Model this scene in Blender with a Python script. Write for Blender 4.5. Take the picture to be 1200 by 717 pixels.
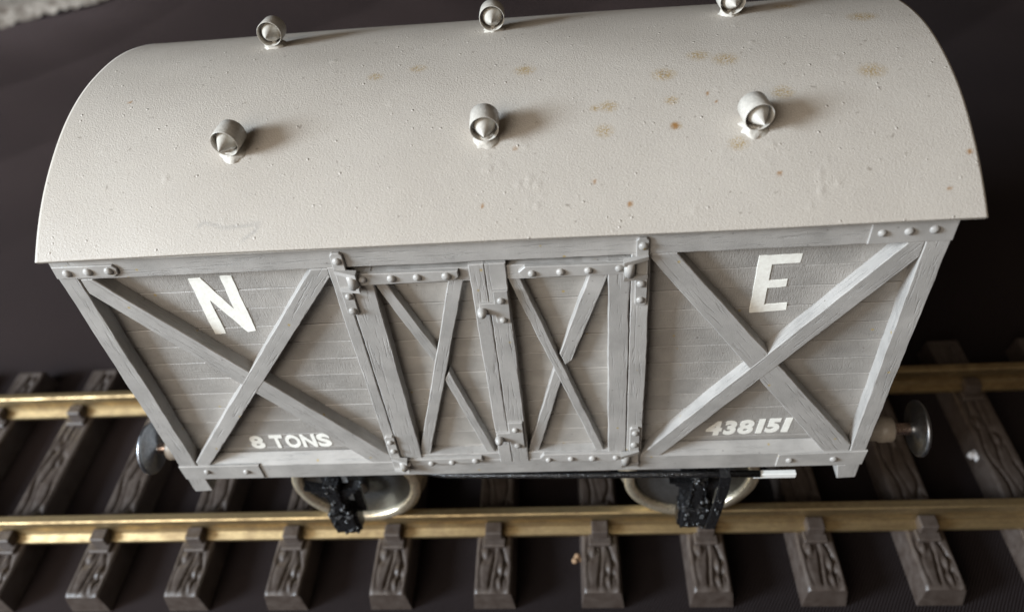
import bpy, bmesh, math, random
import numpy as np
from mathutils import Vector, Matrix
random.seed(7); rng = np.random.RandomState(11)
S = 0.001                                   # everything below is written in millimetres
scene = bpy.context.scene
for o in list(bpy.data.objects): bpy.data.objects.remove(o)

# ------------------------------------------------------------------ camera
cam_d = bpy.data.cameras.new('camera'); cam = bpy.data.objects.new('camera', cam_d)
scene.collection.objects.link(cam); scene.camera = cam
cam.location = (15.367*S, -98.687*S, 150.757*S)
cam.rotation_euler = (0.80918, 0.08623, 0.03247)
cam_d.sensor_width = 36; cam_d.lens = 898.69/1200*36
cam_d.clip_start = 0.005; cam_d.clip_end = 20
cam_d.dof.use_dof = True; cam_d.dof.focus_distance = 0.142; cam_d.dof.aperture_fstop = 15
scene.render.resolution_x = 1024; scene.render.resolution_y = 611

# ------------------------------------------------------------------ light: a dim warm room, one window to the left
w = bpy.data.worlds.new('World'); scene.world = w; w.use_nodes = True
bg = w.node_tree.nodes['Background']
bg.inputs['Color'].default_value = (1.0, 0.78, 0.58, 1); bg.inputs['Strength'].default_value = 0.055
def area(name, loc, target, sx, sy, power, col):
    l = bpy.data.lights.new(name, 'AREA'); l.shape = 'RECTANGLE'; l.size = sx*S; l.size_y = sy*S
    l.energy = power; l.color = col
    o = bpy.data.objects.new(name, l); scene.collection.objects.link(o)
    o.location = Vector(loc)*S
    o.rotation_euler = (Vector(target)-Vector(loc)).to_track_quat('-Z', 'Y').to_euler()
    return o
area('window_light', (-690, -255, 315), (0, 30, 50), 210, 220, 12.5, (0.77, 0.885, 1.0))
area('room_light', (-400, -520, 430), (0, 20, 40), 540, 520, 4.0, (1.0, 0.905, 0.79))
vs = scene.view_settings
vs.view_transform = 'Standard'; vs.look = 'None'; vs.gamma = 1; vs.use_curve_mapping = False; vs.exposure = 0

# ------------------------------------------------------------------ materials
def nodes(name):
    m = bpy.data.materials.new(name); m.use_nodes = True
    nt = m.node_tree; return m, nt, nt.nodes['Principled BSDF']
def N(nt, t, **kw):
    n = nt.nodes.new(t)
    for k, v in kw.items(): setattr(n, k, v)
    return n
def coords(nt, scale=(1, 1, 1), rand=True):
    """object coordinates in millimetres, moved by a random amount per object"""
    tc = N(nt, 'ShaderNodeTexCoord'); mp = N(nt, 'ShaderNodeMapping')
    mp.inputs['Scale'].default_value = [1000*s for s in scale]
    nt.links.new(tc.outputs['Object'], mp.inputs['Vector'])
    if not rand: return mp.outputs[0]
    oi = N(nt, 'ShaderNodeObjectInfo'); ml = N(nt, 'ShaderNodeMath', operation='MULTIPLY'); ml.inputs[1].default_value = 97.3
    nt.links.new(oi.outputs['Random'], ml.inputs[0])
    ad = N(nt, 'ShaderNodeVectorMath', operation='ADD')
    nt.links.new(mp.outputs[0], ad.inputs[0]); nt.links.new(ml.outputs[0], ad.inputs[1])
    return ad.outputs[0]
def noise(nt, vec, scale, detail=3, rough=0.55, dist=0):
    n = N(nt, 'ShaderNodeTexNoise'); n.inputs['Scale'].default_value = scale; n.inputs['Detail'].default_value = detail
    n.inputs['Roughness'].default_value = rough; n.inputs['Distortion'].default_value = dist
    nt.links.new(vec, n.inputs['Vector']); return n.outputs['Fac']
def ramp(nt, fac, stops):
    r = N(nt, 'ShaderNodeValToRGB'); e = r.color_ramp.elements
    while len(e) < len(stops): e.new(0.5)
    for el, (p, c) in zip(e, stops):
        el.position = p; el.color = (c, c, c, 1) if not hasattr(c, '__len__') else (*c, 1)
    nt.links.new(fac, r.inputs[0]); return r.outputs[0]
def mix(nt, fac, a, b, mode='MIX'):
    m = N(nt, 'ShaderNodeMix', data_type='RGBA', blend_type=mode)
    for v, i in ((fac, 0), (a, 6), (b, 7)):
        if hasattr(v, 'links') or hasattr(v, 'is_linked'): nt.links.new(v, m.inputs[i])
        else: m.inputs[i].default_value = v if i == 0 else (*v, 1)
    return m.outputs[2]
def math_(nt, op, a, b=None, c=None):
    m = N(nt, 'ShaderNodeMath', operation=op)
    for i, v in enumerate((a, b, c)):
        if v is None: continue
        if hasattr(v, 'is_linked'): nt.links.new(v, m.inputs[i])
        else: m.inputs[i].default_value = v
    return m.outputs[0]
def bump(nt, bsdf, layers):
    """layers: (height socket, distance in mm)"""
    prev = None
    for h, d in layers:
        b = N(nt, 'ShaderNodeBump'); b.inputs['Distance'].default_value = d*S; b.inputs['Strength'].default_value = 1
        nt.links.new(h, b.inputs['Height'])
        if prev: nt.links.new(prev, b.inputs['Normal'])
        prev = b.outputs[0]
    nt.links.new(prev, bsdf.inputs['Normal'])

def grey_paint(name, base, weave=0.5, grain=0.5, rough=0.42):
    m, nt, b = nodes(name)
    v = coords(nt)
    vg = coords(nt, (0.12, 1.6, 1.6)); vc = coords(nt, (1.9, 1, 0.35))
    n1 = noise(nt, vg, 1.3, 5, 0.6, 0.4)
    n2 = noise(nt, vc, 3.0, 2, 0.5)
    n3 = noise(nt, v, 0.12, 4, 0.6)
    n4 = noise(nt, v, 5.0, 3, 0.6)
    dark = tuple(c*0.80 for c in base); light = tuple(min(1, c*1.14) for c in base)
    col = mix(nt, ramp(nt, n3, [(0.3, 0.0), (0.7, 1.0)]), dark, light)
    col = mix(nt, ramp(nt, n1, [(0.22, 0.22), (0.30, 0.0)]), col, tuple(c*0.42 for c in base))
    oi = N(nt, 'ShaderNodeObjectInfo')
    col = mix(nt, math_(nt, 'MULTIPLY', oi.outputs['Random'], 0.16), col, tuple(c*0.45 for c in base))
    # tiny yellow specks of old varnish and darker dirt dots
    vo = N(nt, 'ShaderNodeTexVoronoi'); vo.inputs['Scale'].default_value = 0.19; nt.links.new(v, vo.inputs['Vector'])
    sp = ramp(nt, vo.outputs['Distance'], [(0.035, 0.8), (0.07, 0.0)])
    col = mix(nt, sp, col, (0.40, 0.29, 0.10))
    vo2 = N(nt, 'ShaderNodeTexVoronoi'); vo2.inputs['Scale'].default_value = 0.33; nt.links.new(v, vo2.inputs['Vector'])
    col = mix(nt, ramp(nt, vo2.outputs['Distance'], [(0.03, 0.6), (0.075, 0.0)]), col, (0.10, 0.085, 0.07))
    nt.links.new(col, b.inputs['Base Color'])
    b.inputs['Roughness'].default_value = rough; b.inputs['Specular IOR Level'].default_value = 0.4
    nt.links.new(ramp(nt, n4, [(0.3, rough-0.08), (0.7, rough+0.14)]), b.inputs['Roughness'])
    bump(nt, b, [(ramp(nt, n1, [(0.22, 0), (0.45, 1)]), 0.16*grain), (n2, 0.055*weave*2), (n4, 0.04)])
    return m
GREY = (0.36, 0.338, 0.312)
M = {}
M['plank'] = grey_paint('grey_painted_plank', GREY, weave=0.85, grain=0.35)
M['door_plank'] = grey_paint('grey_painted_door_plank', (0.395, 0.37, 0.338), weave=0.3, grain=0.4)
M['timber'] = grey_paint('grey_painted_timber', (0.408, 0.388, 0.364), weave=0.12, grain=0.7, rough=0.36)
M['fitting'] = grey_paint('grey_painted_metal', (0.408, 0.388, 0.364), weave=0.05, grain=0.06, rough=0.30)

def roof_mat():
    m, nt, b = nodes('cream_grey_roof_paint')
    v = coords(nt, rand=False)
    big = noise(nt, v, 0.035, 4, 0.6); mid = noise(nt, v, 0.3, 4, 0.65)
    grit = noise(nt, v, 2.6, 4, 0.65); fine = noise(nt, v, 5.0, 2, 0.5)
    col = mix(nt, ramp(nt, big, [(0.3, 0), (0.7, 1)]), (0.475, 0.43, 0.375), (0.53, 0.485, 0.428))
    col = mix(nt, ramp(nt, mid, [(0.35, 0.18), (0.6, 0.0)]), col, (0.44, 0.40, 0.36))
    col = mix(nt, ramp(nt, noise(nt, v, 0.85, 1, 0.5), [(0.735, 0), (0.79, 0.55)]), col, (0.20, 0.165, 0.13))
    at = N(nt, 'ShaderNodeAttribute', attribute_name='stain')
    st = math_(nt, 'MULTIPLY', at.outputs['Fac'], ramp(nt, noise(nt, v, 3.2, 3, 0.6), [(0.43, 0.0), (0.55, 1.0)]))
    col = mix(nt, st, col, (0.36, 0.25, 0.11))
    at2 = N(nt, 'ShaderNodeAttribute', attribute_name='speck')
    col = mix(nt, at2.outputs['Fac'], col, (0.30, 0.14, 0.03))
    at3 = N(nt, 'ShaderNodeAttribute', attribute_name='pencil')
    col = mix(nt, at3.outputs['Fac'], col, (0.26, 0.25, 0.24))
    nt.links.new(col, b.inputs['Base Color'])
    b.inputs['Roughness'].default_value = 0.5; b.inputs['Specular IOR Level'].default_value = 0.35
    vo3 = N(nt, 'ShaderNodeTexVoronoi'); vo3.inputs['Scale'].default_value = 0.55; nt.links.new(v, vo3.inputs['Vector'])
    crumbs = math_(nt, 'MULTIPLY', ramp(nt, vo3.outputs['Distance'], [(0.03, 1), (0.15, 0)]), ramp(nt, noise(nt, v, 0.21, 3), [(0.48, 0), (0.62, 1)]))
    bump(nt, b, [(grit, 0.075), (fine, 0.06), (crumbs, 0.14)])
    return m
M['roof'] = roof_mat()

def simple(name, col, rough=0.5, metal=0.0, nscale=2.0, var=0.25, bmp=0.05, spec=0.5, coat=0):
    m, nt, b = nodes(name); v = coords(nt)
    n = noise(nt, v, nscale, 4, 0.6)
    c = mix(nt, ramp(nt, n, [(0.3, 0), (0.7, 1)]), tuple(x*(1-var) for x in col), tuple(min(1, x*(1+var)) for x in col))
    nt.links.new(c, b.inputs['Base Color']); b.inputs['Metallic'].default_value = metal
    nt.links.new(ramp(nt, noise(nt, v, nscale*1.7, 3), [(0.3, max(0.04, rough-0.1)), (0.7, min(1, rough+0.12))]), b.inputs['Roughness'])
    b.inputs['Specular IOR Level'].default_value = spec; b.inputs['Coat Weight'].default_value = coat
    if bmp: bump(nt, b, [(n, bmp)])
    return m
M['vent'] = simple('vent_paint', (0.50, 0.47, 0.42), 0.33, 0, 1.6, 0.12, 0.08)
M['white'] = simple('warm_white_lettering', (0.95, 0.92, 0.85), 0.45, 0, 1.2, 0.08, 0.04)
M['black'] = simple('gloss_black_paint', (0.012, 0.012, 0.013), 0.18, 0, 1.5, 0.3, 0.35, 0.6)
M['dark'] = simple('dark_floor_underside', (0.02, 0.018, 0.017), 0.6)
M['white_tip'] = simple('white_plastic', (0.85, 0.85, 0.82), 0.4, 0, 1, 0.05, 0.02)
M['steel'] = simple('turned_steel', (0.30, 0.31, 0.33), 0.40, 1, 1.2, 0.2, 0.02)
M['copper'] = simple('copper_rod', (0.52, 0.40, 0.34), 0.28, 1, 1.2, 0.15, 0.02)
M['cream'] = simple('cream_plastic', (0.33, 0.285, 0.235), 0.4, 0, 1.2, 0.12, 0.02)
M['tyre'] = simple('nickel_brass_tyre', (0.80, 0.70, 0.53), 0.33, 0.8, 0.9, 0.15, 0.05)
M['disc'] = simple('dull_wheel_disc', (0.045, 0.043, 0.042), 0.55, 0.0, 0.9, 0.2, 0.04)
M['lint'] = simple('white_fluff', (0.78, 0.78, 0.80), 0.9, 0, 2, 0.1, 0.2)
M['tan_lint'] = simple('tan_crumb', (0.30, 0.19, 0.11), 0.9, 0, 2, 0.25, 0.2)

def brass():
    m, nt, b = nodes('tarnished_brass')
    v = coords(nt, (0.04, 1.4, 1.4), False); v2 = coords(nt, (0.5, 1, 1), False)
    n = noise(nt, v, 1.2, 5, 0.65); n2 = noise(nt, v2, 0.35, 5, 0.65)
    c = mix(nt, ramp(nt, n, [(0.3, 0), (0.7, 1)]), (0.43, 0.325, 0.175), (0.66, 0.51, 0.28))
    c = mix(nt, ramp(nt, n2, [(0.38, 0.65), (0.62, 0)]), c, (0.20, 0.135, 0.075))
    nt.links.new(c, b.inputs['Base Color']); b.inputs['Metallic'].default_value = 1
    nt.links.new(ramp(nt, n2, [(0.3, 0.60), (0.7, 0.42)]), b.inputs['Roughness'])
    bump(nt, b, [(n, 0.03), (n2, 0.03)])
    return m
M['brass'] = brass()
def sleeper_mat():
    m, nt, b = nodes('brown_grey_plastic'); v = coords(nt)
    n = noise(nt, v, 0.35, 4, 0.6); f = noise(nt, v, 4, 3, 0.6)
    c = mix(nt, ramp(nt, n, [(0.3, 0), (0.7, 1)]), (0.052, 0.038, 0.031), (0.085, 0.067, 0.057))
    c = mix(nt, ramp(nt, f, [(0.62, 0), (0.78, 0.35)]), c, (0.2, 0.18, 0.16))
    nt.links.new(c, b.inputs['Base Color'])
    nt.links.new(ramp(nt, n, [(0.3, 0.36), (0.7, 0.55)]), b.inputs['Roughness'])
    bump(nt, b, [(f, 0.04)]); return m
M['sleeper'] = sleeper_mat()
def cloth_mat():
    m, nt, b = nodes('black_twill_cloth')
    v = coords(nt, rand=False)
    rot = N(nt, 'ShaderNodeMapping'); rot.inputs['Rotation'].default_value = (0, 0, math.radians(32)); nt.links.new(v, rot.inputs['Vector'])
    wv = N(nt, 'ShaderNodeTexWave'); wv.inputs['Scale'].default_value = 0.42; wv.inputs['Distortion'].default_value = 0.6
    wv.inputs['Detail'].default_value = 2; wv.inputs['Detail Scale'].default_value = 1.5; nt.links.new(rot.outputs[0], wv.inputs['Vector'])
    n = noise(nt, v, 0.02, 4, 0.6); l = noise(nt, v, 1.2, 3, 0.7)
    c = mix(nt, ramp(nt, n, [(0.3, 0), (0.7, 1)]), (0.0065, 0.0038, 0.0036), (0.0110, 0.0072, 0.0070))
    c = mix(nt, ramp(nt, wv.outputs['Fac'], [(0.35, 0.0), (0.9, 0.7)]), c, (0.037, 0.031, 0.033))
    c = mix(nt, ramp(nt, l, [(0.70, 0), (0.82, 0.25)]), c, (0.10, 0.09, 0.09))
    nt.links.new(c, b.inputs['Base Color']); b.inputs['Roughness'].default_value = 0.9
    b.inputs['Specular IOR Level'].default_value = 0.12
    b.inputs['Sheen Weight'].default_value = 0.10; b.inputs['Sheen Roughness'].default_value = 0.4
    b.inputs['Sheen Tint'].default_value = (1.0, 0.72, 0.68, 1)
    bump(nt, b, [(wv.outputs['Fac'], 0.25), (l, 0.1)]); return m
M['cloth'] = cloth_mat()
def rug_mat():
    m, nt, b = nodes('pale_speckled_pile'); v = coords(nt, rand=False)
    n = noise(nt, v, 0.16, 4, 0.7); f = noise(nt, v, 0.7, 3, 0.6)
    c = mix(nt, ramp(nt, n, [(0.35, 0), (0.62, 1)]), (0.20, 0.155, 0.12), (0.62, 0.55, 0.47))
    c = mix(nt, ramp(nt, f, [(0.3, 0.5), (0.55, 0)]), c, (0.12, 0.10, 0.09))
    nt.links.new(c, b.inputs['Base Color']); b.inputs['Roughness'].default_value = 0.95
    bump(nt, b, [(n, 3.0), (f, 1.0)]); return m
M['rug'] = rug_mat()

# ------------------------------------------------------------------ mesh helpers
class MB:
    def __init__(s): s.v = []; s.f = []; s.sm = []
    def add(s, vs_, fs, smooth=False):
        k = len(s.v); s.v += [tuple(p) for p in vs_]
        s.f += [tuple(i+k for i in f) for f in fs]; s.sm += [smooth]*len(fs); return s
    def box(s, x0, x1, y0, y1, z0, z1, bev=0.0):
        if not bev:
            vs_ = [(x, y, z) for x in (x0, x1) for y in (y0, y1) for z in (z0, z1)]
            return s.add(vs_, [(0, 1, 3, 2), (4, 6, 7, 5), (0, 4, 5, 1), (2, 3, 7, 6), (0, 2, 6, 4), (1, 5, 7, 3)])
        bm = bmesh.new(); bmesh.ops.create_cube(bm, size=1)
        for q in bm.verts:
            q.co = Vector(((x0+x1)/2+q.co.x*(x1-x0), (y0+y1)/2+q.co.y*(y1-y0), (z0+z1)/2+q.co.z*(z1-z0)))
        bmesh.ops.bevel(bm, geom=list(bm.edges), offset=bev, segments=1, affect='EDGES')
        return s.bm(bm)
    def bm(s, bm, smooth=False):
        bm.verts.ensure_lookup_table(); bm.verts.index_update()
        s.add([q.co[:] for q in bm.verts], [[q.index for q in f.verts] for f in bm.faces], smooth); bm.free(); return s
    def lathe(s, prof, n=32, axis='y', c=(0, 0, 0), closed=False, smooth=True):
        """prof: (radius, position along axis)"""
        vs_ = []
        for r, t in prof:
            for i in range(n):
                a = 2*math.pi*i/n; p = (r*math.cos(a), t, r*math.sin(a))
                if axis == 'x': p = (p[1], p[0], p[2])
                if axis == 'z': p = (p[0], p[2], p[1])
                vs_.append((p[0]+c[0], p[1]+c[1], p[2]+c[2]))
        m = len(prof); fs = []
        for j in range(m if closed else m-1):
            for i in range(n):
                a, b = j*n+i, j*n+(i+1) % n; c2, d = ((j+1) % m)*n+(i+1) % n, ((j+1) % m)*n+i
                fs.append((a, b, c2, d))
        return s.add(vs_, fs, smooth)
    def rivet(s, x, y, z, r=0.72, h=0.55):
        n = 10; prof = [(r*1.08, 0.05), (r, -h*0.45), (r*0.62, -h*0.85), (r*0.02, -h)]
        rr = r*random.uniform(0.9, 1.1)/r
        return s.lathe([(a*rr, t) for a, t in prof], n, 'y', (x+random.uniform(-.1, .1), y, z+random.uniform(-.1, .1)))
    def tube(s, pts, r, n=10):
        pts = [Vector(p) for p in pts]; vs_ = []; fs = []
        for i, p in enumerate(pts):
            d = (pts[min(i+1, len(pts)-1)]-pts[max(i-1, 0)]).normalized()
            a = d.orthogonal().normalized() if i == 0 else (a-d*a.dot(d)).normalized()
            b = d.cross(a); ri = r[i] if hasattr(r, '__len__') else r
            vs_ += [p+(a*math.cos(2*math.pi*k/n)+b*math.sin(2*math.pi*k/n))*ri for k in range(n)]
        for i in range(len(pts)-1):
            for k in range(n): fs.append((i*n+k, i*n+(k+1) % n, (i+1)*n+(k+1) % n, (i+1)*n+k))
        fs += [tuple(range(n))[::-1], tuple(range((len(pts)-1)*n, len(pts)*n))]
        return s.add(vs_, fs, True)
    def build(s, name, mat, parent=None, origin=(0, 0, 0), rot_y=0.0, fix=True):
        me = bpy.data.meshes.new(name)
        R = Matrix.Rotation(-rot_y, 3, 'Y'); o_ = Vector(origin)
        me.from_pydata([(R @ (Vector(p)-o_))*S for p in s.v], [], s.f)
        me.polygons.foreach_set('use_smooth', s.sm)
        if fix:
            bm = bmesh.new(); bm.from_mesh(me); bmesh.ops.recalc_face_normals(bm, faces=bm.faces); bm.to_mesh(me); bm.free()
        me.materials.append(mat); me.update()
        ob = bpy.data.objects.new(name, me); scene.collection.objects.link(ob)
        ob.location = o_*S; ob.rotation_euler = (0, rot_y, 0)
        if parent: adopt(ob, parent)
        return ob
def world_loc(o):
    p = Vector(o.location)
    while o.parent: o = o.parent; p = p+o.location       # parents are never rotated here
    return p
def adopt(o, parent):
    o.parent = parent; o.location = o.location-world_loc(parent)
def tag(o, label=None, cat=None, group=None, kind=None):
    for k, v in (('label', label), ('category', cat), ('group', group), ('kind', kind)):
        if v: o[k] = v
    return o
def empty(name, loc):
    o = bpy.data.objects.new(name, None); scene.collection.objects.link(o); o.location = Vector(loc)*S
    o.empty_display_size = 0.02; return o

def jitter_poly(poly, step, amp, seed):
    r = random.Random(seed); out = []
    for (x0, z0), (x1, z1) in zip(poly, poly[1:]+poly[:1]):
        L = math.hypot(x1-x0, z1-z0); n = max(1, int(L/step)); nx, nz = -(z1-z0)/L, (x1-x0)/L
        drift = 0
        for i in range(n):
            t = i/n; drift = drift*0.6+r.uniform(-amp, amp)
            k = 0 if i == 0 else drift
            out.append((x0+(x1-x0)*t+nx*k, z0+(z1-z0)*t+nz*k))
    return out
def prism(poly, y0, y1, step=1.6, amp=0.05, bev=0.14, seed=0, mb=None):
    """a slab with its outline in the x,z plane, front face at y0, slightly uneven and rounded edges"""
    P = jitter_poly(poly, step, amp, seed) if amp else list(poly)
    area2 = sum(a[0]*b[1]-b[0]*a[1] for a, b in zip(P, P[1:]+P[:1]))
    if area2 < 0: P = P[::-1]
    n = len(P); ins = []
    for i in range(n):
        a, b, c = P[i-1], P[i], P[(i+1) % n]
        d1 = Vector((b[0]-a[0], b[1]-a[1])).normalized(); d2 = Vector((c[0]-b[0], c[1]-b[1])).normalized()
        nn = Vector((-d1.y, d1.x))+Vector((-d2.y, d2.x)); k = max(0.35, nn.length_squared/2)
        nn = nn/k; ins.append((b[0]+nn.x*bev, b[1]+nn.y*bev))
    vs_ = [(x, y0, z) for x, z in ins]+[(x, y0+bev, z) for x, z in P]+[(x, y1, z) for x, z in P]
    fs = [tuple(range(n))]
    for k in (0, 1):
        for i in range(n): fs.append((k*n+i, (k+1)*n+i, (k+1)*n+(i+1) % n, k*n+(i+1) % n))
    fs.append(tuple(range(2*n, 3*n))[::-1])
    mb = mb or MB(); return mb.add(vs_, fs)
SEED = [0]
def timber(name, poly, y0, y1, parent, ang=0.0, mat=None, amp=0.06, bev=0.16):
    """one timber: its local x axis runs along the grain (ang, degrees from +x towards +z)"""
    SEED[0] += 1
    cx = sum(p[0] for p in poly)/len(poly); cz = sum(p[1] for p in poly)/len(poly)
    return prism(poly, y0, y1, 1.4, amp, bev, SEED[0]).build(name, mat or M['timber'], parent, (cx, (y0+y1)/2, cz), -math.radians(ang))
def rect(x0, x1, z0, z1): return [(x0, z0), (x1, z0), (x1, z1), (x0, z1)]

# ------------------------------------------------------------------ the setting: black cloth on the table, pale rug beyond it
ZC = -53.0
def cloth():
    xs = np.linspace(-640, 520, 330); ys = np.linspace(-260, 760, 300)
    X, Y = np.meshgrid(xs, ys)
    d = np.maximum(0, np.abs(Y-39)-60)
    far = np.clip(d/130, 0, 1)
    Z = far*(3.2*np.sin(X/62+Y/85+1.3*np.sin(Y/120)) + 2.2*np.sin(-X/95+Y/46+2) + 1.3*np.sin(X/31+Y/57+np.sin(X/70)))
    Z += 0.25*np.sin(X/17+Y/23)*np.sin(Y/19)
    Z = ZC - 1.0*far + Z*1.8 + far*2.2*np.abs(np.sin(X/48-Y/70+1.2*np.sin(Y/90)))**0.7
    n, m = X.shape
    v = np.stack([X, Y, Z], -1).reshape(-1, 3)
    idx = np.arange(n*m).reshape(n, m)
    f = np.stack([idx[:-1, :-1], idx[:-1, 1:], idx[1:, 1:], idx[1:, :-1]], -1).reshape(-1, 4)
    b = MB(); b.v = [tuple(p) for p in v]; b.f = [tuple(q) for q in f.tolist()]; b.sm = [True]*len(b.f)
    o = b.build('tablecloth', M['cloth'], fix=False); tag(o, kind='structure')
cloth()
def rug():
    # a thick pale rug whose edge runs across the far left corner
    p0, p1 = np.array([-392., 431.]), np.array([-337., 467.]); d = (p1-p0)/np.hypot(*(p1-p0)); nrm = np.array([-d[1], d[0]])
    U = np.linspace(-260, 300, 150); V = np.linspace(0, 240, 70)
    r = np.random.RandomState(3)
    b = MB(); n, m = len(V), len(U); vs_ = []
    for j, vv in enumerate(V):
        for i, u in enumerate(U):
            edge = min(1, vv/14)
            q = p0+d*u+nrm*(vv+5+2.0*math.sin(u/13)*(1-edge)+r.uniform(-1, 1))
            vs_.append((q[0], q[1], ZC-3+9*math.sqrt(edge)+r.uniform(-1.6, 1.6)))
    fs = [(j*m+i, j*m+i+1, (j+1)*m+i+1, (j+1)*m+i) for j in range(n-1) for i in range(m-1)]
    b.add(vs_, fs, True)
    o = b.build('rug', M['rug'])
    tag(o, 'pale speckled rug edge beyond the black cloth in the far left corner', 'rug')
rug()

# ------------------------------------------------------------------ the track
ZR = -36.16; ZB = ZR-8.6                     # rail head, sleeper top
YC = 39.0                                    # middle of the track
track = empty('model_track', (0, YC, ZC+0.3))
tag(track, 'length of model railway track with brass rails on brown plastic sleepers', 'railway track')
def rail(yc):
    pr = [(-1.3, -0.35), (-0.95, 0), (0.95, 0), (1.3, -0.35), (1.3, -2.5), (0.55, -3.2), (0.5, -5.6), (1.0, -6.9), (3.1, -7.7), (3.1, -8.6),
          (-3.1, -8.6), (-3.1, -7.7), (-1.0, -6.9), (-0.5, -5.6), (-0.55, -3.2), (-1.3, -2.5)]
    n = len(pr); xs = np.linspace(-420, 400, 60); vs_ = []
    for x in xs: vs_ += [(x, yc+a, ZR+z) for a, z in pr]
    fs = [(k*n+i, (k+1)*n+i, (k+1)*n+(i+1) % n, k*n+(i+1) % n) for k in range(len(xs)-1) for i in range(n)]
    fs += [tuple(range(n)), tuple(range((len(xs)-1)*n, len(xs)*n))[::-1]]
    return MB().add(vs_, fs).build('rail', M['brass'], track, (0, yc, ZR))
RY = (YC-23.6, YC+23.6)
for yc in RY: rail(yc)
def sleeper_mesh():
    """moulded plastic sleeper with deep wavy grain, local origin at its middle on the cloth"""
    b = MB(); L, Wt, Wb, H = 43.0, 5.0, 5.7, 8.0
    nu, nv = 110, 26
    us = np.linspace(-L, L, nu); vv = np.linspace(-1, 1, nv)
    r = random.Random(5)
    lines = []
    for k, c in enumerate((-0.52, -0.02, 0.46)):
        lines.append((c, r.uniform(.10, .18), r.uniform(4, 7), r.uniform(0, 6), r.uniform(.04, .09), r.uniform(1.8, 3), r.uniform(0, 6)))
    knots = [(r.uniform(-40, 40), r.uniform(-0.6, 0.6)) for _ in range(10)]+[(-31, -0.45), (-36, 0.5), (31, 0.4)]
    vs_ = []
    for u in us:
        for t in vv:
            z = H
            for c, a1, l1, p1, a2, l2, p2 in lines:
                q = c+a1*math.sin(u/l1+p1)+a2*math.sin(u/l2+p2)
                cut = max(0, min(1, (L-1.2-abs(u))/0.8))*(0.35+0.65*(math.sin(u/11+c*9) > -0.55))
                z -= 1.0*cut*math.exp(-((t-q)/0.06)**2)
            for ku, kt in knots:
                dd = math.hypot((u-ku)/2.2, (t-kt)*Wt/1.3); z += 0.35*math.exp(-dd*dd*1.5)-0.55*math.exp(-((dd-1.1)/0.35)**2)
            e = max(0, abs(t)-0.86)/0.14; z -= 0.8*e*e
            e2 = max(0, abs(u)-(L-1.0))/1.0; z -= 0.6*e2*e2
            vs_.append((t*Wt, u, z))
    fs = [(i*nv+j, (i+1)*nv+j, (i+1)*nv+j+1, i*nv+j+1) for i in range(nu-1) for j in range(nv-1)]
    b.add(vs_, fs, True)
    # sides down to the base
    ring = [i*nv for i in range(nu)]+[(nu-1)*nv+j for j in range(1, nv)]+[i*nv+nv-1 for i in range(nu-2, -1, -1)]+[j for j in range(nv-2, 0, -1)]
    top = [vs_[i] for i in ring]; bot = [(x/Wt*Wb, y/L*(L+0.7), 0) for x, y, z in top]
    n = len(ring); b.add(top+bot, [(i, (i+1) % n, n+(i+1) % n, n+i) for i in range(n)]+[tuple(range(n, 2*n))])
    return b
sl0 = sleeper_mesh().build('sleeper', M['sleeper']); sl0.location = Vector((0, YC, ZC+0.25))*S; adopt(sl0, track)
def chair_mb(sgn):
    b = MB()                                        # two-step clip over the rail foot; local y runs away from the rail
    for (y0, y1, x, z1) in ((3.0*sgn, 6.4*sgn, 3.1, 1.1), (0.75*sgn, 4.5*sgn, 2.3, 4.3)):
        a, c = sorted((y0, y1)); b.box(-x, x, a, c, -0.6, z1, 0.3)
    return b
chairs = []
for yc in RY:
    for sgn in (-1, 1):
        c = chair_mb(sgn).build('rail_chair', M['sleeper']); c.location = Vector((0, yc, ZC+0.25+8.0))*S
        adopt(c, sl0); chairs.append(c)
sl0.location.x = (19.5-29.1*10)*S
for k in range(-9, 8):
    s = sl0.copy(); scene.collection.objects.link(s); s.location.x = (19.5+29.1*k+random.uniform(-.4, .4))*S
    for c in chairs:
        d = c.copy(); scene.collection.objects.link(d); d.parent = s

# ------------------------------------------------------------------ the goods wagon
wagon = empty('goods_wagon', (0, 37.0, ZR))
tag(wagon, 'grey model goods van with curved cream roof and white lettering standing on the track', 'railway wagon')
D = 74.0                                     # body depth, front face at y=0, back face at y=74
YP = 2.8                                     # face of the planking behind the frame
YE, ZE, RISE, HALF = -2.58, 73.8, 13.87, 39.45
RR = (HALF**2+RISE**2)/(2*RISE); RYC = YE+HALF; RZC = ZE+RISE-RR; TH = math.asin(HALF/RR)
def roof_z(y): return RZC+math.sqrt(RR*RR-(y-RYC)**2)
PITCH = 4.8; Z0 = 12.95                      # plank rows

# --- planked walls
def planks(parent, x0, x1, yf, z0, z1, mat, th=0.9):
    rows = []; z = Z0
    edges = [z0]+[Z0+PITCH*i for i in range(-1, 16) if z0+0.8 < Z0+PITCH*i < z1-0.8]+[z1]
    for i, (a, b) in enumerate(zip(edges, edges[1:])):
        y = yf+random.uniform(-0.05, 0.05)
        SEED[0] += 1
        g = 0.05
        ob = prism([(x0, a+g), (x1, a+g), (x1, b-g), (x0, b-g)], y, yf+th, 2.4, 0.05, 0.12, SEED[0]).build(
            'plank', mat, parent, ((x0+x1)/2, yf, (a+b)/2))
        rows.append(ob)
    return rows
front = MB().box(-75.3, 75.3, YP+0.8, YP+1.8, 5.4, 73.2).build('side_wall', M['plank'], wagon, (0, YP+1.3, 40))
planks(front, -75, -25.6, YP, 6.0, 73.0, M['plank'])
planks(front, 26.6, 75, YP, 6.0, 73.0, M['plank'])
back = MB().box(-75.3, 75.3, D-YP-1.8, D-YP-0.8, 5.4, 73.2).build('side_wall', M['plank'], wagon, (0, D-YP-1.3, 40))
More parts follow.
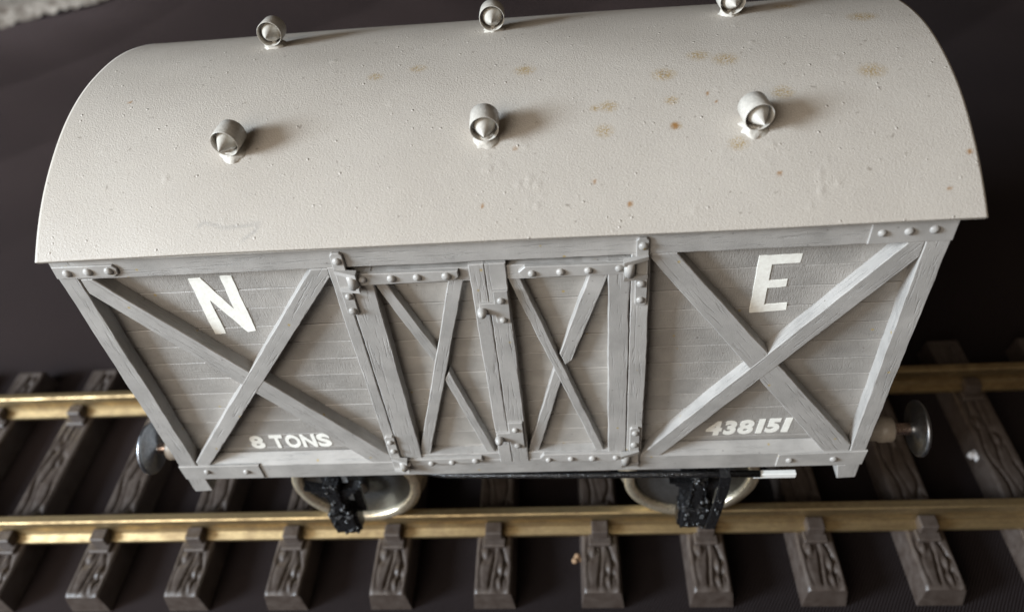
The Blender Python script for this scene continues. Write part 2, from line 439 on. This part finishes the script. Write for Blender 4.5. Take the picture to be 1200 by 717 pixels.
for i in range(14):
    z = 6+PITCH*i
    MB().box(-75, 75, D-YP-0.85, D-YP, z+.06, min(z+PITCH, 73)-.06, .12).build('plank', M['plank'], back, (0, D-YP-.4, z))
for sx in (-1, 1):
    xf = 75.4*sx; xin = 74.2*sx
    a, b = sorted((xin, xin-1.0*sx))
    arch = [(D-4.7, 5.4), (4.7, 5.4)]+[(y, roof_z(y)-1.3) for y in np.linspace(4.7, D-4.7, 25)]; na = len(arch)
    ew = MB().add([(x, y, z) for x in (a, b) for y, z in arch], [tuple(range(na)), tuple(range(na, 2*na))[::-1]]+[(j, na+j, na+(j+1) % na, (j+1) % na) for j in range(na)]).build('end_wall', M['plank'], wagon, (xin, D/2, 40))
    for i in range(15):
        z = 6+PITCH*i; a, b = sorted((xf-0.25*sx, xin+.02*sx))
        zt = min(z+PITCH, 77)
        yq = 4.7 if zt < 73 else 13
        MB().box(a, b, yq, D-yq, z+.06, zt-.06, .1).build('plank', M['plank'], ew, (xf, D/2, z))
    for y in (22, D-22):
        a, b = sorted((xf-0.2*sx, xf+1.4*sx))
        MB().box(a, b, y-2, y+2, 2, 78, .2).build('end_post', M['timber'], wagon, (xf, y, 40))

# --- front frame
yb = YP+0.9
MB().add(*(lambda pr: ([(x, y, z) for x in (-72.0, 72.0) for y, z in pr],
      [tuple(range(5)), tuple(range(5, 10))[::-1]]+[(i, 5+i, 5+(i+1) % 5, (i+1) % 5) for i in range(5)]))(
      [(0.03, 5.05), (0.03, 9.9), (YP-.28, 11.7), (YP-.28, 6), (YP-.28, 5.05)])).build('sill', M['timber'], wagon, (0, 2, 8))
timber('top_rail', rect(-72.3, 72.3, 67.3, 73.6), 0.04, yb, wagon, 0)
timber('corner_post', [(-76.5, 0.0), (-72.1, 0.3), (-72.1, 73.4), (-75.7, 73.4)], 0.0, yb, wagon, 90)
timber('corner_post', [(71.5, 0.0), (75.4, 0.3), (76.0, 73.4), (72.1, 73.4), (72.1, 5), (70.6, 4.9)], 0.0, yb, wagon, 90)
timber('door_post', rect(-27.0, -24.75, 5.4, 67.6), -0.04, yb, wagon, 90)
timber('door_post', rect(24.95, 28.2, 5.4, 67.6), -0.04, yb, wagon, 90)
timber('brace', [(-72.0, 63.8), (-72.0, 67.2), (-69.8, 67.2), (-27.0, 12.6), (-27.0, 10.0), (-31.7, 10.0)], 0.14, YP+.3, wagon, -52.3)
timber('brace', [(-72.0, 10.0), (-72.0, 11.6), (-30.1, 67.2), (-27.0, 67.2), (-27.0, 65.3), (-69.4, 10.0)], 0.08, YP+.3, wagon, 53)
timber('brace', [(28.2, 67.2), (32.5, 67.2), (72.0, 12.2), (72.0, 10.0), (66.8, 10.0), (28.2, 66.2)], 0.14, YP+.3, wagon, -54.5)
timber('brace', [(28.2, 10.0), (28.2, 10.6), (69.4, 67.2), (72.0, 67.2), (72.0, 64.0), (32.3, 10.0)], 0.08, YP+.3, wagon, 54.5)
# back frame
for x in (-74, -26, 26, 74): MB().box(x-2, x+2, D-3.6, D, 1, 73, .2).build('corner_post' if abs(x) > 50 else 'door_post', M['timber'], wagon, (x, D, 40))
MB().box(-72, 72, D-3.5, D-.03, 67.3, 73.5, .2).build('top_rail', M['timber'], wagon, (0, D, 70))
MB().box(-72, 72, D-3.5, D-.03, 5, 11, .2).build('sill', M['timber'], wagon, (0, D, 8))

# --- corner plates with rivets
def plate(name, poly, y, rivs, parent, th=0.45, origin=None, extra=None):
    SEED[0] += 1
    b = prism(poly, y-th, y+.25, 1.5, 0.03, 0.12, SEED[0])
    for (x, z) in rivs: b.rivet(x, y-th, z)
    if extra: extra(b)
    cx = sum(p[0] for p in poly)/len(poly); cz = sum(p[1] for p in poly)/len(poly)
    return b.build(name, M['fitting'], parent, origin or (cx, y, cz))
plate('corner_plate', [(-75.6, 68.0), (-65, 68.0), (-64.0, 68.6), (-63.8, 69.8), (-64.4, 70.6), (-75.4, 70.7)], 0, [(-73.1, 69.3), (-69.1, 69.4), (-65.3, 69.4)], wagon)
plate('corner_plate', rect(62.8, 76.1, 67.5, 71.6), 0, [(64.6, 69.7), (68.7, 69.9), (72.6, 70.0)], wagon, 0.25)
plate('corner_plate', rect(-76.5, -57.6, 5.5, 10.4), 0, [(-70.4, 8.3), (-61.1, 8.2)], wagon, 0.3)
plate('corner_plate', [(57.3, 5.6), (75.6, 5.6), (75.8, 10.4), (57.5, 9.8)], 0, [(59.9, 7.7), (69.2, 7.9)], wagon, 0.3)

# --- doors
def door(side):
    L = side < 0
    xa, xb = (-24.6, -0.1) if L else (0.05, 24.8)
    d = MB().box(xa+.2, xb-.2, 3.2, 4.0, 9.6, 66.4).build('door', M['door_plank'], wagon, ((xa+xb)/2, 3.6, 38))
    pl = (-20.4, -1.5) if L else (2.5, 21.6)
    planks(d, pl[0], pl[1], 2.3, 10.0, 66.0, M['door_plank'], 1.0)
    yf = -0.06
    if L:
        timber('stile', rect(-24.55, -19.8, 9.5, 66.1), yf, 3, d, 90)
        timber('meeting_stile', rect(-2.65, 0.05, 9.4, 66.9), yf-.12, 3, d, 90)
        timber('door_rail', rect(-19.9, -2.6, 62.9, 66.0), yf+.25, 2.6, d, 0)
        timber('door_rail', rect(-19.9, -2.6, 9.4, 12.3), yf+.25, 2.6, d, 0)
        timber('brace', [(-20.3, 12.2), (-6.6, 63.0), (-3.9, 63.0), (-17.9, 12.2)], 0.45, 2.5, d, 75)
        timber('brace', [(-20.0, 63.0), (-17.8, 63.0), (-10.9, 44.2), (-12.6, 42.2)], 0.62, 2.5, d, -70)
        timber('brace', [(-11.2, 36.6), (-9.9, 39.0), (-3.5, 12.2), (-5.4, 12.2)], 0.62, 2.5, d, -75)
        sx = [(-22.4, 63.5), (-5.4, 63.9), (-4.5, 64.6), (-4.5, 66.0), (-22.2, 66.2)]
        rv = [(-21.2, 65.0), (-16.2, 65.0), (-11.6, 64.9), (-6.5, 65.0)]
        sx2 = [(-24.0, 9.4), (-7, 9.9), (-6.3, 10.7), (-6.6, 11.7), (-24.0, 11.4)]
        rv2 = [(-23.0, 10.1), (-17.8, 10.2), (-13.2, 10.3), (-8.0, 10.7)]
    else:
        timber('stile', rect(21.05, 24.8, 9.5, 66.1), yf, 3, d, 90)
        timber('meeting_stile', rect(0.12, 3.75, 9.4, 66.9), yf-.1, 3, d, 90)
        timber('door_rail', rect(3.7, 21.1, 62.9, 66.0), yf+.25, 2.6, d, 0)
        timber('door_rail', rect(3.7, 21.1, 9.4, 12.3), yf+.25, 2.6, d, 0)
        timber('brace', [(3.75, 63.0), (5.9, 63.0), (20.2, 12.2), (18.4, 12.2)], 0.45, 2.5, d, -74)
        timber('brace', [(18.0, 63.0), (21.2, 63.0), (14.3, 41.2), (12.9, 39.8), (11.9, 43.0)], 0.62, 2.5, d, 72)
        timber('brace', [(3.75, 12.2), (6.1, 12.2), (12.5, 37.4), (10.9, 39.4)], 0.62, 2.5, d, 73)
        sx = [(5.8, 65.0), (6.6, 63.8), (23.9, 63.6), (23.9, 66.0), (7.0, 66.2)]
        rv = [(8.2, 64.8), (13.1, 64.9), (17.8, 64.9), (22.8, 65.0)]
        sx2 = [(6.3, 11.0), (6.8, 9.8), (24.0, 9.4), (24.0, 12.2), (7.2, 12.3)]
        rv2 = [(8.2, 10.5), (13.1, 10.6), (17.7, 10.6), (22.8, 10.8)]
    for s_, r_ in ((sx, rv), (sx2, rv2)): plate('strap_hinge', s_, yf-.05, r_, d, 0.5)
    if not L:
        for (x0, x1, z0, z1, lx, lz0, lz1) in ((1.0, 3.6, 53.0, 61.0, -1.7, 55.3, 58.1), (0.3, 3.3, 15.0, 23.8, -2.3, 17.4, 20.4)):
            def knob(b):
                b.lathe([(0.05, -1.5), (0.7, -1.3), (0.95, -0.4), (0.9, 0.1)], 12, 'y', (lx+0.4, -0.6, (lz0+lz1)/2-.4))
            mid = (lz0+lz1)/2
            plate('latch', [(x0, z0+.3), (x0+.3, z0), (x1, z0), (x1, z1), (x0, z1), (x0, lz1), (lx, lz1), (lx-.2, lz0+.4), (lx+.5, lz0), (x0, lz0)], yf-.15,
                  [((x0+x1)/2-.1, z1-2.2), ((x0+x1)/2-.1, z0+1.0)], d, 0.5, extra=knob)
    return d
door(-1); door(1)
def hinge_plate(x, z0, z1, rivs, kz, kx, dirn):
    def ex(b):
        b.lathe([(0.02, kz-1.5), (0.95, kz-1.45), (0.95, kz+1.45), (0.02, kz+1.5)], 12, 'z', (kx, -0.9, 0))
        for dz in (-1.9, 1.9):                       # fork that carries the pin
            b.add([(x-1.0*dirn, -.5, kz+dz*1.1-.35), (x-1.0*dirn, -.5, kz+dz*1.1+.35), (kx+1.0*dirn, -.5, kz+dz*.85-.45), (kx+1.0*dirn, -.5, kz+dz*.85+.45),
                   (x-1.0*dirn, -.9, kz+dz*1.1-.35), (x-1.0*dirn, -.9, kz+dz*1.1+.35), (kx+1.0*dirn, -1.9, kz+dz*.85-.45), (kx+1.0*dirn, -1.9, kz+dz*.85+.45)],
                  [(0, 1, 3, 2), (4, 6, 7, 5), (0, 4, 5, 1), (2, 3, 7, 6), (0, 2, 6, 4), (1, 5, 7, 3)])
    plate('hinge_plate', [(x-1.05, z0+.5), (x-.6, z0), (x+.6, z0), (x+1.05, z0+.5), (x+1.05, z1-.5), (x+.6, z1), (x-.6, z1), (x-1.05, z1-.5)], -0.04,
          rivs, wagon, 0.5, extra=ex)
hinge_plate(-24.7, 56.4, 71.0, [(-24.7, 69.3), (-24.6, 61.1), (-24.6, 57.6)], 65.0, -22.9, 1)
hinge_plate(26.7, 56.0, 71.2, [(26.7, 69.5), (26.6, 61.2), (26.6, 57.5)], 65.1, 24.6, -1)
hinge_plate(-25.6, 6.6, 20.0, [(-25.6, 18.2), (-25.6, 14.8)], 10.2, -24.0, 1)
hinge_plate(26.6, 6.6, 20.8, [(26.6, 19.0), (26.6, 15.1)], 10.6, 24.8, -1)

# --- lettering
def paint_letter(name, polys, x, z, seed):
    b = MB()
    for i, p in enumerate(polys): prism(p, YP-0.10, YP+0.1, 1.0, 0.06, 0.03, seed+i, b)
    return b.build(name, M['white'], wagon, (x, YP, z))
paint_letter('letter', [[(-54.2, 64.1), (-51.9, 64.2), (-48.3, 56.3), (-48.2, 64.4), (-46.0, 64.4), (-46.0, 50.3), (-47.7, 50.0), (-52.1, 58.7), (-52.1, 49.9), (-54.3, 49.8)]], -50, 57, 3)
paint_letter('letter', [[(46.8, 50.0), (53.3, 50.4), (53.2, 52.2), (49.2, 51.9), (49.2, 56.0), (52.4, 56.2), (52.4, 57.9), (49.2, 57.8), (49.2, 61.5), (53.9, 61.6), (54.0, 63.6), (46.8, 63.6)]], 50, 57, 9)
def lettering(glyphs, z0, z1, shear, off):
    """painted characters, each squeezed into its own width: (character, x0, x1)"""
    b = MB()
    for ch, x0, x1, dz in glyphs:
        cu = bpy.data.curves.new('tmp', 'FONT'); cu.body = ch; cu.size = 1; cu.offset = min(off, 0.042) if ch == '8' else off; cu.extrude = 0.02
        cu.resolution_u = 6; cu.shear = shear
        ob = bpy.data.objects.new('tmp', cu); scene.collection.objects.link(ob)
        dg = bpy.context.evaluated_depsgraph_get(); me = bpy.data.meshes.new_from_object(ob.evaluated_get(dg))
        co = np.array([v.co[:] for v in me.vertices]); lo, hi = co.min(0), co.max(0)
        b.add([(x0+(p[0]-lo[0])/(hi[0]-lo[0])*(x1-x0), YP-0.02-(p[2])/(hi[2]-lo[2])*0.16, z0+dz+(p[1]-lo[1])/(hi[1]-lo[1])*(z1-z0)) for p in co],
              [tuple(p.vertices) for p in me.polygons])
        bpy.data.objects.remove(ob); bpy.data.meshes.remove(me)
    return b.build('lettering', M['white'], wagon, ((glyphs[0][1]+glyphs[-1][2])/2, YP, z0))
lettering([('8', -58.8, -55.6, -.05), ('T', -54.0, -51.0, 0), ('O', -50.6, -47.2, -.05), ('N', -46.9, -43.6, .05), ('S', -43.3, -40.2, .08)], 12.75, 17.35, 0.0, 0.042)
lettering([('4', 42.0, 45.4, -.85), ('3', 45.7, 48.4, -.75), ('8', 48.7, 52.0, -.65), ('I', 52.5, 54.2, -.5), ('5', 54.4, 57.4, -.4), ('I', 57.8, 59.7, -.3)], 14.15, 18.95, 0.09, 0.055)

# --- roof
def roof():
    nx, nt_ = 380, 210; X0, X1 = -75.55, 78.6
    xs = np.linspace(X0, X1, nx); ts = np.linspace(-TH, TH, nt_)
    T, X = np.meshgrid(ts, xs)
    Y = RYC+RR*np.sin(T); Z = RZC+RR*np.cos(T)
    bumpy = 0.10*np.sin(X/23+T*5)+0.06*np.sin(X/9+2*np.sin(T*9))
    r = np.random.RandomState(21)
    spots = [(r.uniform(X0+2, X1-2), r.uniform(-1, 55)) for _ in range(26)]
    for cx, cy, n_ in ((9, 4, 7), (55, 2, 9), (45, 8, 6), (1.5, 9.5, 5)):
        spots += [(cx+r.normal(0, 1.8), cy+r.normal(0, 1.5)) for _ in range(n_)]
    for cx, cy in spots:                          # dried paint lumps and grit under the paint
        if cy < -1.5: continue
        i0 = int((cx-X0)/(X1-X0)*(nx-1)); a, b_ = max(0, i0-4), i0+5
        d2 = (X[a:b_]-cx)**2+(Y[a:b_]-cy)**2; sg = r.uniform(.20, .30)
        bumpy[a:b_] += r.uniform(.06, .17)*np.exp(-d2/(2*sg*sg))
    v = np.stack([X, Y, Z+bumpy], -1).reshape(-1, 3)
    idx = np.arange(nx*nt_).reshape(nx, nt_)
    f = np.stack([idx[:-1, :-1], idx[1:, :-1], idx[1:, 1:], idx[:-1, 1:]], -1).reshape(-1, 4)
    k = len(v); th = 0.9
    e = [idx[0, :], idx[:, -1], idx[-1, ::-1], idx[::-1, 0]]
    loop = np.concatenate([q[:-1] for q in e])
    low = v[loop].copy(); ang = np.arctan2(low[:, 1]-RYC, low[:, 2]-RZC)
    low[:, 1] -= th*np.sin(ang); low[:, 2] -= th*np.cos(ang)
    n = len(loop)
    rim = [(int(loop[i]), int(loop[(i+1) % n]), k+(i+1) % n, k+i) for i in range(n)]
    # underside
    ux = np.linspace(X0, X1, 3); ut = np.linspace(-TH, TH, 40); UT, UX = np.meshgrid(ut, ux)
    u = np.stack([UX, RYC+(RR-th)*np.sin(UT), RZC+(RR-th)*np.cos(UT)], -1).reshape(-1, 3); ui = np.arange(len(u)).reshape(3, 40)+k+n
    uf = np.stack([ui[:-1, :-1], ui[:-1, 1:], ui[1:, 1:], ui[1:, :-1]], -1).reshape(-1, 4)
    b = MB(); b.v = [tuple(p) for p in v]+[tuple(p) for p in low]+[tuple(p) for p in u]
    b.f = [tuple(q) for q in f.tolist()]+rim+[tuple(q) for q in uf.tolist()]; b.sm = [True]*len(f)+[False]*len(rim)+[True]*len(uf)
    o = b.build('roof', M['roof'], wagon, (0, RYC, ZE), fix=False)
    st = np.zeros(len(b.v)); spk = np.zeros(len(b.v)); P = np.array(b.v)
    for x, y, r, s_ in ((33.0, 13.6, 0.74, 0.85), (42.8, 27.8, 1.76, 0.85), (32.0, 24.7, 1.62, 0.85), (38.4, 29.3, 1.49, 0.85), (66.1, 22.5, 1.76, 0.85), (50.9, 18.9, 1.49, 0.85), (21.2, 13.4, 1.22, 0.85), (19.9, 17.9, 0.68, 0.85), (22.2, 18.1, 1.22, 0.85), (8.0, 28.6, 1.49, 0.85), (-11.5, 31.4, 1.22, 0.85), (42.5, 9.8, 1.22, 0.85), (32.7, 18.6, 0.94, 0.85), (69.0, 39.6, 2.03, 0.85), (57.6, 48.6, 1.76, 0.85), (-19.2, 29.6, 1.08, 0.85)):
        d = np.hypot((P[:, 0]-x)/1.35, P[:, 1]-y); st = np.maximum(st, s_*np.clip(1.6-d/(0.75*r), 0, 1))
    for x, y, r in ((32.8, 13.6, 0.7), (38.7, 19.6, 0.35), (6.4, 11.1, 0.3), (19.1, 5.0, 0.3), (24.6, 1.5, 0.45), (-64.7, 26.6, 0.35), (77.4, 6.4, 0.45), (73.5, 1.3, 0.3), (48.3, 4.7, 0.35), (0.9, 2.1, 0.35), (40.0, 17.8, 0.3)):
        d = np.hypot(P[:, 0]-x, P[:, 1]-y); spk = np.maximum(spk, .9*np.clip(1.8-d/r*1.5, 0, 1))
    pen = np.zeros(len(b.v)); pen_pts = [(-46.9, 1.2), (-45.9, 1.8), (-42.6, 0.9), (-39.2, 1.0), (-36.6, 1.2), (-36.9, 0.3), (-39.1, -1.0)]
    for p, q in zip(pen_pts, pen_pts[1:]):
        p, q = np.array(p), np.array(q); t = np.clip(((P[:, :2]-p) @ (q-p))/((q-p) @ (q-p)), 0, 1)
        d = np.hypot(*(P[:, :2]-(p+t[:, None]*(q-p))).T); pen = np.maximum(pen, .40*np.clip(1-d/.42, 0, 1))
    for nm, arr in (('stain', st), ('speck', spk), ('pencil', pen)):
        a = o.data.attributes.new(nm, 'FLOAT', 'POINT'); a.data.foreach_set('value', arr.astype(np.float32))
    return o
roof_o = roof()

# --- roof ventilators
def ventilator(x, y, yaw, tilt, hgt):
    z = roof_z(y)+hgt
    R = Matrix.Rotation(yaw, 3, 'Z') @ Matrix.Rotation(tilt, 3, 'X'); c = Vector((x, y, z))
    def tr(b):
        b.v = [tuple(c+R @ Vector(p)) for p in b.v]; return b
    ring = [(2.27, -1.9), (2.34, -2.0), (2.40, -1.88), (2.44, 0), (2.40, 1.88), (2.31, 2.0), (2.27, 1.9), (2.26, 0)]
    v = tr(MB().lathe(ring, 40, 'y', closed=True)).build('ventilator', M['vent'], wagon, c)
    cone = [(0.03, -4.2), (0.2, -3.9), (1.0, -2.4), (1.80, -0.8), (1.88, -0.2), (1.80, 0.6), (1.0, 2.1), (0.03, 3.7)]
    cb = MB().lathe(cone, 32, 'y')
    cb.lathe([(0.5, -2.6), (0.42, -1.4), (0.4, -0.5)], 10, 'z', (0, 0, 0)); cb.lathe([(0.35, 0.5), (0.35, 2.3)], 8, 'z'); tr(cb).build('cone', M['vent'], v, c)
    r = random.Random(int(x*10+y)); s = MB()
    zb = -hgt-0.5
    prof = [(2.35, zb-.2), (2.1, zb+0.4), (1.7, zb+0.75), (1.4, -2.0)]
    s.lathe(prof, 20, 'z')
    s.v = [(p[0]*(1+r.uniform(-.24, .2)), p[1]*(1+r.uniform(-.24, .2))-0.1, p[2]+r.uniform(-.22, .16)) for p in s.v]
    s.v = [(c.x+p[0], c.y+p[1], (roof_z(c.y+p[1])-.15+max(0, p[2]-zb)*1.0) if p[2] < -2.25 else c.z+p[2]) for p in s.v]
    s.build('paint_blob', M['vent'], v, c)
ventilator(-42.3, 13.6, -0.12, 0.04, 2.65)
ventilator(1.5, 13.6, 0.03, 0.08, 2.65)
ventilator(45.3, 12.6, 0.14, 0.05, 2.75)
ventilator(-42.3, 46.6, 0.0, -0.10, 2.9)
ventilator(1.5, 46.6, 0.03, -0.08, 2.9)
ventilator(46.6, 46.4, 0.06, -0.05, 2.9)

# --- underframe
def lumpy(b, amp, seed):
    r = random.Random(seed); b.v = [(p[0]+r.uniform(-amp, amp), p[1]+r.uniform(-amp, amp), p[2]+r.uniform(-amp, amp)) for p in b.v]; return b
MB().box(-74, 74, 4.8, D-4.8, 4.2, 5.2).build('floor', M['dark'], wagon, (0, D/2, 4.7))
for y in (8.0, D-8.0):
    MB().box(-74, 74, y-1.6, y+1.6, -1.2, 4.15, .2).build('solebar', M['black'], wagon, (0, y, 1.5))
for sx in (-1, 1):
    a, b_ = sorted((74.1*sx, 77.2*sx))
    MB().box(a, b_, 3, D-3, -3.0, 4.9, .3).build('buffer_beam', M['timber'], wagon, (75*sx, D/2, 1))
AX = (-44.2, 42.9); AZ = ZR+17.05
def subdiv_box(x0, x1, y0, y1, z0, z1, cuts, bev):
    bm = bmesh.new(); bmesh.ops.create_cube(bm, size=1)
    for q in bm.verts: q.co = Vector(((x0+x1)/2+q.co.x*(x1-x0), (y0+y1)/2+q.co.y*(y1-y0), (z0+z1)/2+q.co.z*(z1-z0)))
    bmesh.ops.bevel(bm, geom=list(bm.edges), offset=bev, segments=2, affect='EDGES')
    bmesh.ops.subdivide_edges(bm, edges=list(bm.edges), cuts=cuts, use_grid_fill=True)
    return MB().bm(bm, True)
for i, ax in enumerate(AX):
    MB().tube([(ax, 12, AZ), (ax, D-9, AZ)], 1.6, 16).build('axle', M['steel'], wagon, (ax, D/2, AZ))
    for side in (0, 1):
        y0 = (lambda t: RY[0]-2.6+t) if side == 0 else (lambda t: RY[1]+2.6-t)
        tyre = [(14.3, y0(0.7)), (14.7, y0(0)), (16.5, y0(0)), (17.0, y0(0.5)), (17.0, y0(3.8)), (18.2, y0(4.5)), (18.2, y0(5.3)), (17.2, y0(5.7)), (14.3, y0(5.7))]
        wh = MB().lathe(tyre, 72, 'y', (ax, 0, AZ), closed=True).build('wheel', M['tyre'], wagon, (ax, y0(2), AZ))
        disc = [(3.4, y0(-0.2)), (3.2, y0(2.2)), (8, y0(2.4)), (14.4, y0(1.6)), (14.4, y0(4.2)), (3, y0(4.2)), (1.5, y0(5.4)), (1.5, y0(-0.2))]
        MB().lathe(disc, 48, 'y', (ax, 0, AZ), closed=True).build('wheel_disc', M['disc'], wh, (ax, y0(2), AZ))
        hub = [(0.1, y0(-0.9)), (2.4, y0(-0.8)), (3.0, y0(-0.1)), (3.0, y0(1))]
        MB().lathe(hub, 24, 'y', (ax, 0, AZ)).build('wheel_hub', M['cream'], wh, (ax, y0(2), AZ))
        Y = (lambda t: t) if side == 0 else (lambda t: D-t)
        s1 = lambda a, b2: tuple(sorted((Y(a), Y(b2))))
        # axle guard: a W-shaped plate hanging from the solebar
        ya, yb2 = s1(6.2, 7.0)
        g = MB()
        for (xa, za, xb, zb) in ((-3.4, 2, -3.0, -20), (3.4, 2, 3.0, -20)):
            wd = 1.2; g.add([(ax+xa-wd, ya, za), (ax+xa+wd, ya, za), (ax+xb+wd, ya, zb), (ax+xb-wd, ya, zb), (ax+xa-wd, yb2, za), (ax+xa+wd, yb2, za), (ax+xb+wd, yb2, zb), (ax+xb-wd, yb2, zb)],
                            [(0, 1, 2, 3), (7, 6, 5, 4), (0, 4, 5, 1), (1, 5, 6, 2), (2, 6, 7, 3), (3, 7, 4, 0)])
        g.build('axle_guard', M['black'], wagon, (ax, ya, -8))
        bx = -1.3 if i == 0 else -0.3
        ya, yb2 = s1(2.6, 7.6)
        ab = lumpy(subdiv_box(ax+bx-3.6-.7*i, ax+bx+3.6+.5*i, ya, yb2, AZ-5.8, AZ+3.0, 5, .7), .14, 5+i)
        rr_ = random.Random(40+i+2*side)
        for q in range(18):
            ang = rr_.uniform(0, 6.28); px, pz = ax+bx+rr_.uniform(-3.5, 3.5), AZ-5.4+rr_.uniform(0, 9)
            rad = rr_.uniform(.25, .6); yy = ya if side == 0 else yb2
            ab.lathe([(rad, 0.2), (rad*.8, -rad*.5), (rad*.3, -rad*.9), (0.02, -rad)] if side == 0 else [(rad, -0.2), (rad*.8, rad*.5), (rad*.3, rad*.9), (0.02, rad)], 8, 'y', (px, yy, pz))
        ab.build('axlebox', M['black'], wagon, (ax, (ya+yb2)/2, AZ))
        # leaf spring and its buckle
        sp = MB(); ya, yb2 = s1(3.6, 6.0)
        for k in range(4):
            hw = 7.0-1.5*k; pts = []
            for t in np.linspace(-1, 1, 9):
                pts.append((ax+bx+t*hw, AZ+9.0+0.9*(3-k)+3.0*(t*hw/11)**2))
            top = [(x, z+.75) for x, z in pts][::-1]
            P = pts+top; n = len(P)
            sp.add([(x, ya, z) for x, z in P]+[(x, yb2, z) for x, z in P],
                   [(j, j+1, n-2-j, n-1-j) for j in range(8)]+[(n+j, n+n-1-j, n+n-2-j, n+j+1) for j in range(8)]+[(j, n+j, n+(j+1) % n, (j+1) % n) for j in range(n)])
        lumpy(sp, .08, 9).build('leaf_spring', M['black'], wagon, (ax, ya, AZ+6))
        ya, yb2 = s1(3.0, 6.6)
        sbk = lumpy(subdiv_box(ax+bx-1.9, ax+bx+1.9, ya, yb2, AZ+2.6, AZ+15, 3, .3), .22, 3+i)
        for q in range(9):
            rad = rr_.uniform(.3, .75); yy, sg = (ya, -1) if side == 0 else (yb2, 1)
            sbk.lathe([(rad, -.2*sg), (rad*.8, rad*.5*sg), (rad*.3, rad*.9*sg), (0.02, rad*sg)], 8, 'y', (ax+bx+rr_.uniform(-2.4, 2.4), yy, AZ+rr_.uniform(3, 15)))
        sbk.build('spring_buckle', M['black'], wagon, (ax, ya, AZ+8))
# brake lever with a white handle, and the strap that guards it
MB().tube([(-30, 6, -0.5), (-16, 1.0, 3.0), (10, 0.2, 3.2), (38, -0.4, 3.5), (54.2, -0.6, 3.3)], [0.7, 0.7, 0.75, 0.8, 0.8], 10).build('brake_lever', M['black'], wagon, (14, 3, 1.6))
lever = [o for o in wagon.children if o.name.startswith('brake_lever')][0]
MB().box(52.9, 62.0, -1.1, 0.1, 2.2, 3.7, .12).build('handle', M['white_tip'], lever, (58, 2, 1.3))
gp = [(46.4, 1.5, 5.0), (46.6, -2.0, 4.2), (46.6, -2.2, 0), (46.3, -2.0, -5), (45.9, -1.6, -12), (45.3, -1.2, -18.8)]
g = MB()
for (a, b_) in zip(gp, gp[1:]):
    wd = 1.15
    g.add([(a[0]-wd, a[1], a[2]), (a[0]+wd, a[1], a[2]), (b_[0]+wd, b_[1], b_[2]), (b_[0]-wd, b_[1], b_[2]), (a[0]-wd, a[1]+.8, a[2]), (a[0]+wd, a[1]+.8, a[2]), (b_[0]+wd, b_[1]+.8, b_[2]), (b_[0]-wd, b_[1]+.8, b_[2])],
          [(0, 1, 2, 3), (7, 6, 5, 4), (0, 4, 5, 1), (1, 5, 6, 2), (2, 6, 7, 3), (3, 7, 4, 0)])
for q in range(10): g.rivet(46.1+random.uniform(-.7, .5), -1.9, -1-random.uniform(0, 10), .4, .35)
g.build('lever_guard', M['black'], wagon, (48.5, 1.5, -6))

# --- buffers
for sx in (-1, 1):
    for y in (11.5, D-11.5):
        bz = 2.0
        hd = [(0.02, 94.6), (3.0, 94.5), (5.6, 94.0), (6.15, 93.6), (6.15, 93.0), (5.6, 92.8), (1.4, 92.4), (1.3, 91.5)]
        sh = 1.3 if sx > 0 else 2.6
        h = MB().lathe([(r*1.05, (t-sh)*sx) for r, t in hd], 40, 'x', (0, y, bz)).build('buffer', M['steel'], wagon, (93*sx, y, bz))
        MB().lathe([(1.35, 84*sx), (1.35, (92.6-sh)*sx)], 20, 'x', (0, y, bz)).build('buffer_shank', M['copper'], h, (88*sx, y, bz))
        hs = [(2.6, 76.9), (2.6, 83.0), (3.0, 83.1), (3.0, 86.0), (2.8, 86.3), (1.4, 86.35)]
        MB().lathe([(r, t*sx) for r, t in hs], 28, 'x', (0, y, bz)).build('buffer_housing', M['cream'], h, (82*sx, y, bz))

# ------------------------------------------------------------------ specks lying about
def fluff(name, c, r, mat, seed, label, cat):
    rr_ = random.Random(seed); b = MB()
    for k in range(5):
        bm = bmesh.new(); bmesh.ops.create_icosphere(bm, subdivisions=2, radius=r*rr_.uniform(.45, .8))
        off = Vector((rr_.uniform(-r, r)*.7, rr_.uniform(-r, r)*.7, rr_.uniform(0, r)*.6))
        for v in bm.verts: v.co = v.co*(1+rr_.uniform(-.25, .25))+off+Vector(c)
        b.bm(bm, True)
    tag(b.build(name, mat, None, c), label, cat)
fluff('lint', (130.5, 38.5, -48.6), 1.5, M['lint'], 2, 'white scrap of fluff stuck to a sleeper at the right of the van', 'lint')
fluff('crumb', (13.0, 8.6, -50.9), 1.1, M['tan_lint'], 4, 'small tan crumb on the black cloth against a front sleeper end', 'crumb')
